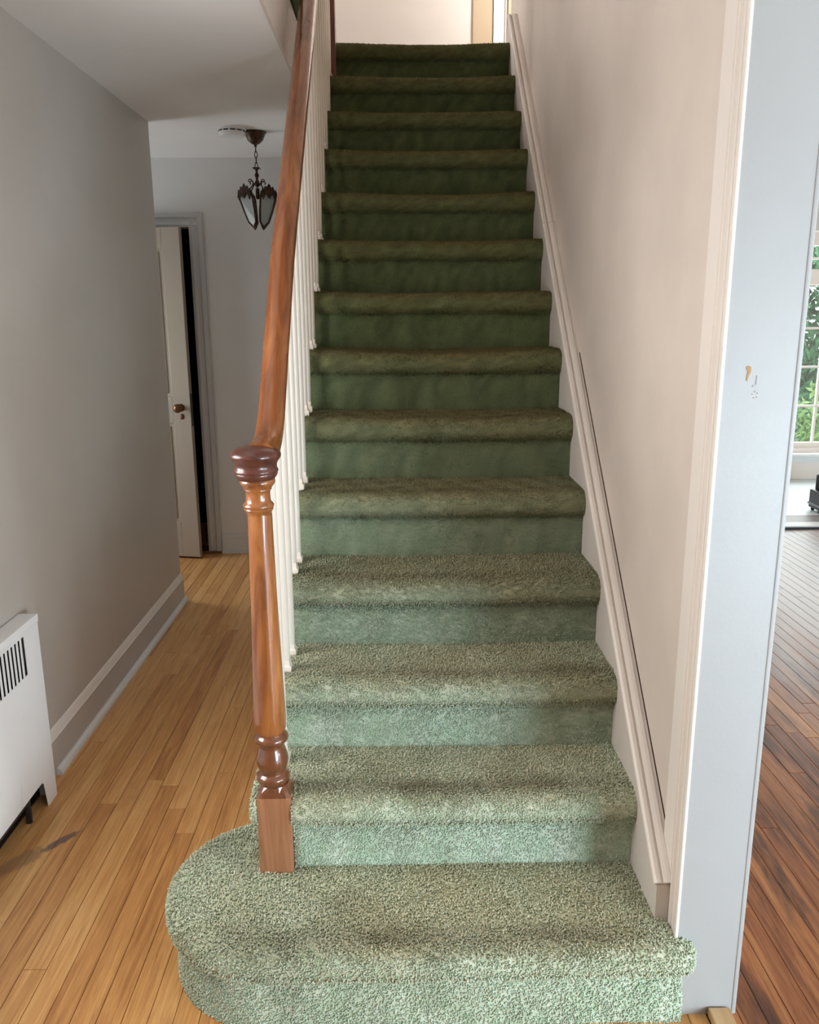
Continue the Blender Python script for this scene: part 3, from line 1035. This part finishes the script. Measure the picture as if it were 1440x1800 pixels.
pts = []
x_at = lambda y: -0.866 - 0.007 * max(0, min(1, (y - 0.9) / 1.2))
pts.append((0.455, 1.222, 0.0))
pts.append((0.485, 1.224, 0.06))
ev = 14
y0, z0 = 0.485, 1.224
for k in range(1, ev + 1):
    t = k / ev
    a = RA * (t * t * (3 - 2 * t))
    dl = 0.013
    y0 += dl * math.cos(a); z0 += dl * math.sin(a)
    pts.append((y0, z0, a))
off = (1.628 + 0.902 * (y0 - 0.92)) - z0
yy = y0
while yy < 3.05:
    yy += 0.08
    zz = 1.628 + 0.902 * (yy - 0.92) - off * max(0, 1 - (yy - y0) / 0.3)
    pts.append((yy, zz, RA))
sect = []
for k in range(20):
    a = 2 * PI * k / 20
    c_, s_ = math.cos(a), math.sin(a)
    e = 0.72
    sect.append((0.0315 * math.copysign(abs(c_) ** e, c_), 0.029 * math.copysign(abs(s_) ** e, s_)))
path = []
for (y, z, a) in pts:
    path.append(((x_at(y), y, z), (1, 0, 0), (0, -math.sin(a), math.cos(a))))
MB().sweep(path, sect).build('handrail', M_RAIL, rail_root, True, 60)

# balusters: slim tapered spindles with a little square foot
def rail_under(y):
    return float(np.interp(y, [p[0] for p in pts], [p[1] for p in pts])) - 0.026 / math.cos(RA)


def baluster(x, y, zb):
    top = rail_under(y) + 0.008
    h = top - zb
    prof = [(0.0118, zb + 0.028), (0.0125, zb + 0.05), (0.0130, zb + 0.12), (0.0128, zb + h * 0.35), (0.0118, zb + h * 0.65), (0.0108, zb + h * 0.9), (0.0105, top)]
    b_ = MB().lathe(x, y, prof, 14).build('baluster', M_BAL, rail_root, True, 60)
    ft = MB()
    w0, w1 = 0.0165, 0.0145
    ft.add([(x - w0, y - w0, zb - 0.006), (x + w0, y - w0, zb - 0.006), (x + w0, y + w0, zb - 0.006), (x - w0, y + w0, zb - 0.006),
            (x - w0, y - w0, zb + 0.013), (x + w0, y - w0, zb + 0.013), (x + w0, y + w0, zb + 0.013), (x - w0, y + w0, zb + 0.013),
            (x - 0.0122, y - 0.0122, zb + 0.017), (x + 0.0122, y - 0.0122, zb + 0.017), (x + 0.0122, y + 0.0122, zb + 0.017), (x - 0.0122, y + 0.0122, zb + 0.017),
            (x - 0.0118, y - 0.0118, zb + 0.031), (x + 0.0118, y - 0.0118, zb + 0.031), (x + 0.0118, y + 0.0118, zb + 0.031), (x - 0.0118, y + 0.0118, zb + 0.031)],
           [(3, 2, 1, 0)] + [(j * 4 + k, j * 4 + (k + 1) % 4, j * 4 + 4 + (k + 1) % 4, j * 4 + 4 + k) for j in range(3) for k in range(4)] + [(12, 13, 14, 15)])
    ft.build('baluster_foot', M_BAL, b_)


for i in range(2, NST):
    for j, dy in enumerate((0.046, 0.157)):
        if i == 2 and j == 0: continue
        if i == NST - 1 and j == 1: continue
        baluster(-0.8675 - 0.003 * (i - 2) / 11, i * RUN + dy, i * RISE + 0.004)
# upper newel
mb = MB().bbox(-0.910, -0.841, NST * RUN - 0.085, NST * RUN - 0.016, (NST - 1) * RISE - 0.01, 3.72, 0.004)
np_ = mb.build('newel_post', M_POST2, rail_root)
MB().lathe(-0.8755, NST * RUN - 0.05, [(0.036, 3.72), (0.046, 3.73), (0.046, 3.745), (0.036, 3.76), (0.012, 3.775), (0.001, 3.778)], 24).build('post_cap', M_POST2, np_, True, 50)

# ------------------------------------------------------------------ upper landing casing in view; tan strips stand in for shaded wall
uc = struct(MB().box(0.055, 0.125, 4.325, 4.352, UP, 4.95).build('trim_7', M_SHOE))
MB().bbox(0.125, 0.140, 4.315, 4.352, UP, 4.95, 0.003).build('casing_bead', M_TRIM, uc)
MB().box(-0.070, 0.052, 4.335, 4.352, UP, 4.95).build('shaded_strip', M_SHADED, uc)
MB().bbox(0.141, 0.24, 4.30, 4.352, UP, 4.95, 0.003).build('shaded_wall', M_SHADED, uc)

# ------------------------------------------------------------------ radiator cover
rc = empty('radiator_cover', (-1.716, 0.5, 0))
tag(rc, 'white painted metal radiator cover with slotted grille against the grey-beige wall', 'radiator cover')
FX = -1.688
MB().bbox(LW + 0.001, FX + 0.004, -0.16, 1.106, 0.600, 0.626, 0.004).build('top_panel', M_RAD, rc)
ff = MB()
ff.box(FX - 0.004, FX, -0.15, 0.0, 0.095, 0.600)
mbf = [(1.105, 0.0), (1.105, 0.600), (-0.15, 0.600), (-0.15, 0.0), (-0.08, 0.0), (-0.066, 0.085), (-0.055, 0.097), (1.005, 0.097), (1.018, 0.088), (1.032, 0.0)]
# slotted panel: rails above and below the slots, slats between
S0, S1, SZ0, SZ1, SPIT = 0.012, 1.004, 0.468, 0.590, 0.0233
front = MB()
front.prism([(1.105, 0.0), (1.105, SZ0), (-0.15, SZ0), (-0.15, 0.0), (-0.08, 0.0), (-0.066, 0.085), (-0.055, 0.097), (1.010, 0.097), (1.022, 0.088), (1.036, 0.0)], 'x', FX - 0.0015, FX)
front.box(FX - 0.0015, FX, -0.15, 1.105, SZ1, 0.602)
front.box(FX - 0.0015, FX, S1, 1.105, SZ0, SZ1)
front.box(FX - 0.0015, FX, -0.15, S0, SZ0, SZ1)
front.build('front_panel', M_RAD, rc)
ns = int((S1 - S0) / SPIT)
sl = MB().box(-0.0012, 0.0, -0.0058, 0.0058, SZ0, SZ1).mesh('slat')
sl.materials.append(M_RAD)
for k in range(ns):
    y = S1 - 0.0115 - (k + 0.5) * SPIT
    if y < S0 + 0.01: break
    o = bpy.data.objects.new('slat', sl)
    COL.objects.link(o)
    o.parent = rc
    o.location = (FX + 1.716, y - 0.5, 0)
MB().box(LW + 0.001, FX - 0.0015, 1.1005, 1.105, 0.0, 0.600).build('end_panel', M_RAD, rc)
MB().box(LW + 0.001, FX - 0.0015, -0.15, -0.1455, 0.0, 0.600).build('end_panel', M_RAD, rc)
MB().box(LW + 0.001, LW + 0.003, -0.14, 1.10, 0.0, 0.598).build('back_panel', M_BLACK, rc)
rp = MB()
rp.tube([(-1.712, -0.1, 0.075), (-1.712, 0.95, 0.075)], 0.011, 10)
rp.tube([(-1.712, 0.95, 0.0), (-1.712, 0.95, 0.3)], 0.010, 10)
rp.build('radiator_pipe', M_DARKMETAL, rc, True)

# ------------------------------------------------------------------ smoke detector
sd = empty('smoke_detector', (-1.373, 3.135, CEIL))
tag(sd, 'round white smoke detector on the hallway ceiling', 'smoke detector')
MB().lathe(-1.373, 3.135, [(0.070, CEIL + 0.001), (0.070, CEIL - 0.010), (0.066, CEIL - 0.012)], 36).build('base_plate', M_PLASTIC, sd, True, 40)
MB().lathe(-1.373, 3.135, [(0.060, CEIL - 0.011), (0.066, CEIL - 0.013), (0.0665, CEIL - 0.030), (0.060, CEIL - 0.040), (0.048, CEIL - 0.043), (0.001, CEIL - 0.044)], 36).build('cover', M_PLASTIC, sd, True, 40)
for k in range(12):
    a0 = 2 * PI * k / 12 + 0.05
    a1 = a0 + 0.38
    v, f = [], []
    for q in range(5):
        a = a0 + (a1 - a0) * q / 4
        for (rr_, z) in ((0.0655, -0.0145), (0.0674, -0.0145), (0.0674, -0.0195), (0.0655, -0.0195)):
            v.append((-1.373 + rr_ * math.cos(a), 3.135 + rr_ * math.sin(a), CEIL + z))
    for q in range(4):
        for k2 in range(4):
            f.append((q * 4 + k2, q * 4 + (k2 + 1) % 4, q * 4 + 4 + (k2 + 1) % 4, q * 4 + 4 + k2))
    f += [(0, 1, 2, 3), (16, 17, 18, 19)]
    MB().add(v, f).build('vent_slot', M_BLACK, sd)

# ------------------------------------------------------------------ pendant lantern
LX, LY = -1.272, 3.22
lan = empty('pendant_lantern', (LX, LY, CEIL))
tag(lan, 'small bronze pendant lantern with frosted glass panels hanging on a chain', 'lamp')
MB().lathe(LX, LY, [(0.057, CEIL + 0.001), (0.058, CEIL - 0.004), (0.052, CEIL - 0.010), (0.047, CEIL - 0.022), (0.038, CEIL - 0.042), (0.022, CEIL - 0.056), (0.008, CEIL - 0.062), (0.006, CEIL - 0.072)], 28).build('canopy', M_BRONZE, lan, True, 50)
z = CEIL - 0.068
for k in range(4):
    c = []
    for q in range(14):
        a = 2 * PI * q / 14
        dx, dz = 0.007 * math.cos(a), 0.016 * math.sin(a)
        c.append((LX + (dx if k % 2 else 0), LY + (0 if k % 2 else dx), z - 0.014 + dz))
    MB().tube(c, 0.0022, 6, True).build('chain_link', M_BRONZE, lan, True)
    z -= 0.0265
ZT = z + 0.006
MB().lathe(LX, LY, [(0.003, ZT), (0.006, ZT - 0.004), (0.011, ZT - 0.009), (0.008, ZT - 0.014), (0.005, ZT - 0.024), (0.009, ZT - 0.032), (0.012, ZT - 0.041), (0.008, ZT - 0.050),
                    (0.006, ZT - 0.058), (0.010, ZT - 0.070), (0.016, ZT - 0.082), (0.012, ZT - 0.090), (0.004, ZT - 0.097), (0.001, ZT - 0.099)], 20).build('stem', M_BRONZE, lan, True, 50)
for k in range(4):
    a = k * PI / 2 + PI / 4
    ca, sa = math.cos(a), math.sin(a)
    MB().tube([(LX + ca * q[0], LY + sa * q[0], ZT + q[1]) for q in ((0.004, -0.012), (0.012, -0.005), (0.020, -0.004), (0.025, -0.009))], [0.004, 0.0035, 0.003, 0.002], 6).build('top_leaf', M_BRONZE, lan, True)
ZB = 1.962
PZT = ZT - 0.118          # top edge of the panels
for k in range(4):
    a = k * PI / 2 + PI / 4 + 0.08
    ca, sa = math.cos(a), math.sin(a)
    ta, tb = -sa, ca

    def LP(u, rad, zz):
        return (LX + ca * rad + ta * u, LY + sa * rad + tb * u, zz)
    # curled arm from the stem down to the panel
    arm = [LP(0, q[0], ZT + q[1]) for q in ((0.012, -0.080), (0.026, -0.084), (0.034, -0.094), (0.044, -0.106), (0.058, -0.114), (0.072, -0.118))]
    MB().tube(arm, 0.0030, 7).build('arm', M_BRONZE, lan, True)
    scr = [LP(0, q[0], ZT + q[1]) for q in ((0.026, -0.084), (0.030, -0.072), (0.038, -0.064), (0.048, -0.063), (0.055, -0.068), (0.055, -0.075), (0.050, -0.077))]
    MB().tube(scr, [0.003, 0.003, 0.0028, 0.0026, 0.0026, 0.003, 0.0035], 7).build('scroll', M_BRONZE, lan, True)
    # panel outline: broad shoulders tapering to a point
    H = PZT - ZB
    outp = [(-0.050, 0.80, 0.079), (-0.046, 0.93, 0.083), (-0.026, 1.00, 0.083), (0.0, 1.03, 0.083), (0.026, 1.00, 0.083), (0.046, 0.93, 0.083), (0.050, 0.80, 0.079),
            (0.040, 0.45, 0.060), (0.029, 0.16, 0.044), (0.0, 0.0, 0.034), (-0.029, 0.16, 0.044), (-0.040, 0.45, 0.060)]
    fr = MB().tube([LP(u, rd, ZB + h_ * H) for (u, h_, rd) in outp], 0.0056, 7, True).build('panel_frame', M_BRONZE, lan, True)
    v = [LP(u * 0.96, rd - 0.0012, ZB + h_ * H) for (u, h_, rd) in outp] + [LP(u * 0.96, rd + 0.0012, ZB + h_ * H) for (u, h_, rd) in outp]
    n = len(outp)
    f = [tuple(range(n)), tuple(range(2 * n - 1, n - 1, -1))] + [(q, (q + 1) % n, n + (q + 1) % n, n + q) for q in range(n)]
    MB().add(v, f).build('glass_pane', M_FROST, fr)
    # leafy crest and side curls
    crest = [(-0.050, 0.86), (-0.044, 1.02), (-0.034, 0.98), (-0.026, 1.10), (-0.014, 1.06), (0, 1.17), (0.014, 1.06), (0.026, 1.10), (0.034, 0.98), (0.044, 1.02), (0.050, 0.86),
             (0.040, 0.72), (0.030, 0.86), (0.014, 0.86), (0.0, 0.76), (-0.014, 0.86), (-0.030, 0.86), (-0.040, 0.72)]
    v = [LP(u, 0.083 + 0.003, ZB + h_ * H) for u, h_ in crest] + [LP(u, 0.083 + 0.009, ZB + h_ * H) for u, h_ in crest]
    n = len(crest)
    f = [tuple(range(n)), tuple(range(2 * n - 1, n - 1, -1))] + [(q, (q + 1) % n, n + (q + 1) % n, n + q) for q in range(n)]
    MB().add(v, f).build('leaf_crest', M_BRONZE, fr)
    MB().tube([LP(0.050 * s_, 0.083, ZB + 0.86 * H) for s_ in (1,)] + [LP(0.058, 0.086, ZB + 0.88 * H), LP(0.063, 0.088, ZB + 0.85 * H)], [0.004, 0.003, 0.002], 6).build('side_curl', M_BRONZE, fr, True)
    MB().tube([LP(-0.030, 0.044, ZB + 0.16 * H), LP(0, 0.030, ZB - 0.006), LP(0.030, 0.044, ZB + 0.16 * H)], 0.0055, 7).build('tip', M_BRONZE, fr, True)
MB().lathe(LX, LY, [(0.004, ZT - 0.10), (0.010, ZT - 0.105), (0.010, ZT - 0.15), (0.006, ZT - 0.155), (0.001, ZT - 0.156)], 14).build('lamp_holder', M_BRONZE, lan, True)

# ------------------------------------------------------------------ windows
def window(name, axis, c, u0, u1, z0, z1, cols, rows, m=M_SHOE, extra=()):
    """sash window filling an opening: frame, muntins and separate panes. axis = wall normal"""
    def B(mb, a, b_, za, zb, t0, t1):
        return mb.box(t0, t1, a, b_, za, zb) if axis == 'x' else mb.box(a, b_, t0, t1, za, zb)
    root = struct(empty(name, (c, (u0 + u1) / 2, z0) if axis == 'x' else ((u0 + u1) / 2, c, z0)))
    fw_ = 0.045
    mb = MB()
    for (a, b_, za, zb) in ((u0, u0 + fw_, z0, z1), (u1 - fw_, u1, z0, z1), (u0 + fw_, u1 - fw_, z0, z0 + fw_), (u0 + fw_, u1 - fw_, z1 - fw_, z1)):
        B(mb, a, b_, za, zb, c - 0.03, c + 0.03)
    mb.build('window_frame', m, root)
    us = [u0 + fw_ + (u1 - u0 - 2 * fw_) * k / cols for k in range(cols + 1)]
    zs = rows if hasattr(rows, '__len__') else [z0 + fw_ + (z1 - z0 - 2 * fw_) * k / rows for k in range(rows + 1)]
    for u in us[1:-1]:
        B(MB(), u - 0.010, u + 0.010, zs[0], zs[-1], c - 0.012, c + 0.012).build('muntin', m, root)
    for z_ in zs[1:-1]:
        B(MB(), us[0], us[-1], z_ - 0.010, z_ + 0.010, c - 0.0125, c + 0.0125).build('muntin', m, root)
    for (za, zb) in extra:
        B(MB(), us[0], us[-1], za, zb, c - 0.035, c + 0.035).build('transom_bar', m, root)
    for ua, ub in zip(us[:-1], us[1:]):
        for za, zb in zip(zs[:-1], zs[1:]):
            B(MB(), ua, ub, za, zb, c - 0.002, c + 0.002).build('pane', M_GLASS, root)
    return root


window('window_1', 'y', 6.27, 2.15, 4.45, 0.295, 2.13, 8, [0.34, 0.675, 1.03, 1.375, 1.76, 1.98, 2.085], M_UPPER, [(1.755, 1.885)])
window('window_2', 'y', -2.45, 1.1, 2.8, 0.08, 1.48, 4, 4)
window('window_3', 'x', 3.56, -2.4, -1.3, 0.15, 1.85, 4, 4)
window('window_4', 'x', -3.05, 3.35, 4.15, 3.35, 4.75, 2, 4)
window('nook_fill_window', 'x', -3.05, 3.16, 3.76, 0.30, 2.0, 2, 4)  # unseen window added around the nook fill light
window('left_fill_window', 'x', -1.805, -0.12, 0.68, 0.9, 2.1, 2, 4)  # unseen window added around the left fill light
window('landing_fill_window', 'y', 3.46, 0.5, 1.3, 3.3, 4.6, 2, 4)  # unseen window added around the landing fill light
# sill board and apron under the sunroom window
ws = struct(MB().bbox(1.95, 4.65, 6.13, 6.235, 0.225, 0.25, 0.006).build('trim_8', M_SHOE))
MB().box(2.0, 4.6, 6.205, 6.222, 0.16, 0.225).build('apron', M_SHOE, ws)
# saddle between the living room and the sunroom
th = struct(MB().bbox(1.72, 3.33, 4.395, 4.52, -0.002, 0.022, 0.005).build('trim_9', M_SHOE))
MB().box(1.72, 3.33, 4.385, 4.3945, -0.002, 0.014).build('saddle_edge', M_DARKMETAL, th)
struct(MB().box(1.42, 4.88, 4.535, 4.80, -0.002, 0.003).build('trim_10', paint('grey_sill_boards', (0.30, 0.27, 0.26), 0.4, 0.2)))
# dark case standing in the sunroom
cs_ = empty('black_case', (2.815, 4.93, 0))
tag(cs_, 'black case with grey lower edge standing on the sunroom floor', 'case')
MB().bbox(2.690, 2.955, 4.84, 5.02, 0.02, 0.165, 0.012).build('case_body', M_DARKMETAL, cs_)
MB().bbox(2.685, 2.960, 4.835, 5.025, 0.045, 0.062, 0.004).build('edge_band', mat('grey_band', (0.25, 0.26, 0.28), 0.4)[0], cs_)
MB().bbox(2.715, 2.925, 4.87, 4.99, 0.165, 0.285, 0.010).build('case_lid', M_BLACK, cs_)
MB().tube([(2.765, 4.93, 0.284), (2.765, 4.93, 0.32), (2.875, 4.93, 0.32), (2.875, 4.93, 0.284)], 0.008, 8).build('handle', M_BLACK, cs_, True)
for x_ in (2.715, 2.930):
    for y_ in (4.87, 4.99):
        MB().lathe(x_, y_, [(0.012, 0.0), (0.014, 0.01), (0.012, 0.022)], 12).build('foot', M_BLACK, cs_, True)

# ------------------------------------------------------------------ garden beyond the sunroom
struct(MB().box(-6, 14, 6.6, 20, -0.5, -0.3).build('ground', M_OUTGROUND))


def shrub(name, label, cx, cy, z0, w, dpt, h, nleaf, size, m, seed):
    rnd = np.random.default_rng(seed)
    root = empty(name, (cx, cy, z0))
    tag(root, label, 'shrub')
    st = MB()
    for k in range(7):
        a = 2 * PI * k / 7
        st.tube([(cx, cy, z0), (cx + 0.12 * w * math.cos(a), cy + 0.12 * dpt * math.sin(a), z0 + h * 0.4), (cx + 0.33 * w * math.cos(a + .4), cy + 0.33 * dpt * math.sin(a + .4), z0 + h * 0.85)], [0.02, 0.014, 0.006], 6)
    st.build('stems', M_STEM, root)
    P = rnd.normal(0, 1, (nleaf, 3))
    P /= np.linalg.norm(P, axis=1)[:, None]
    P *= rnd.uniform(0.35, 1.0, (nleaf, 1)) ** 0.5
    P = P * np.array([w / 2, dpt / 2, h / 2]) * (1 + 0.18 * np.sin(P[:, :1] * 9 + P[:, 2:3] * 7)) + np.array([cx, cy, z0 + h * 0.55])
    D = rnd.normal(0, 1, (nleaf, 3)); D[:, 2] -= 0.3
    D /= np.linalg.norm(D, axis=1)[:, None]
    T = np.cross(D, rnd.normal(0, 1, (nleaf, 3))); T /= np.linalg.norm(T, axis=1)[:, None]
    N = np.cross(D, T)
    s = size * rnd.uniform(0.7, 1.3, (nleaf, 1))
    vs = np.stack([P, P + D * s * 0.5 + T * s * 0.2 + N * s * 0.06, P + D * s, P + D * s * 0.5 - T * s * 0.2 + N * s * 0.06], 1).reshape(-1, 3)
    F = (np.array([(0, 1, 2), (0, 2, 3)])[None] + (np.arange(nleaf) * 4)[:, None, None]).reshape(-1, 3)
    me = bpy.data.meshes.new('foliage')
    me.from_pydata(vs.tolist(), [], F.tolist())
    o = link('foliage', me, m, root)
    o['kind'] = 'stuff'
    return root


shrub('garden_shrub', 'large dark green shrub filling the view behind the sunroom window', 4.2, 9.2, -0.3, 3.6, 1.6, 3.3, 9000, 0.16, M_LEAF, 3)
shrub('garden_shrub', 'low lime green shrub close behind the lower sunroom panes', 4.05, 7.2, -0.3, 0.9, 0.7, 1.15, 2200, 0.09, M_LIME, 4)
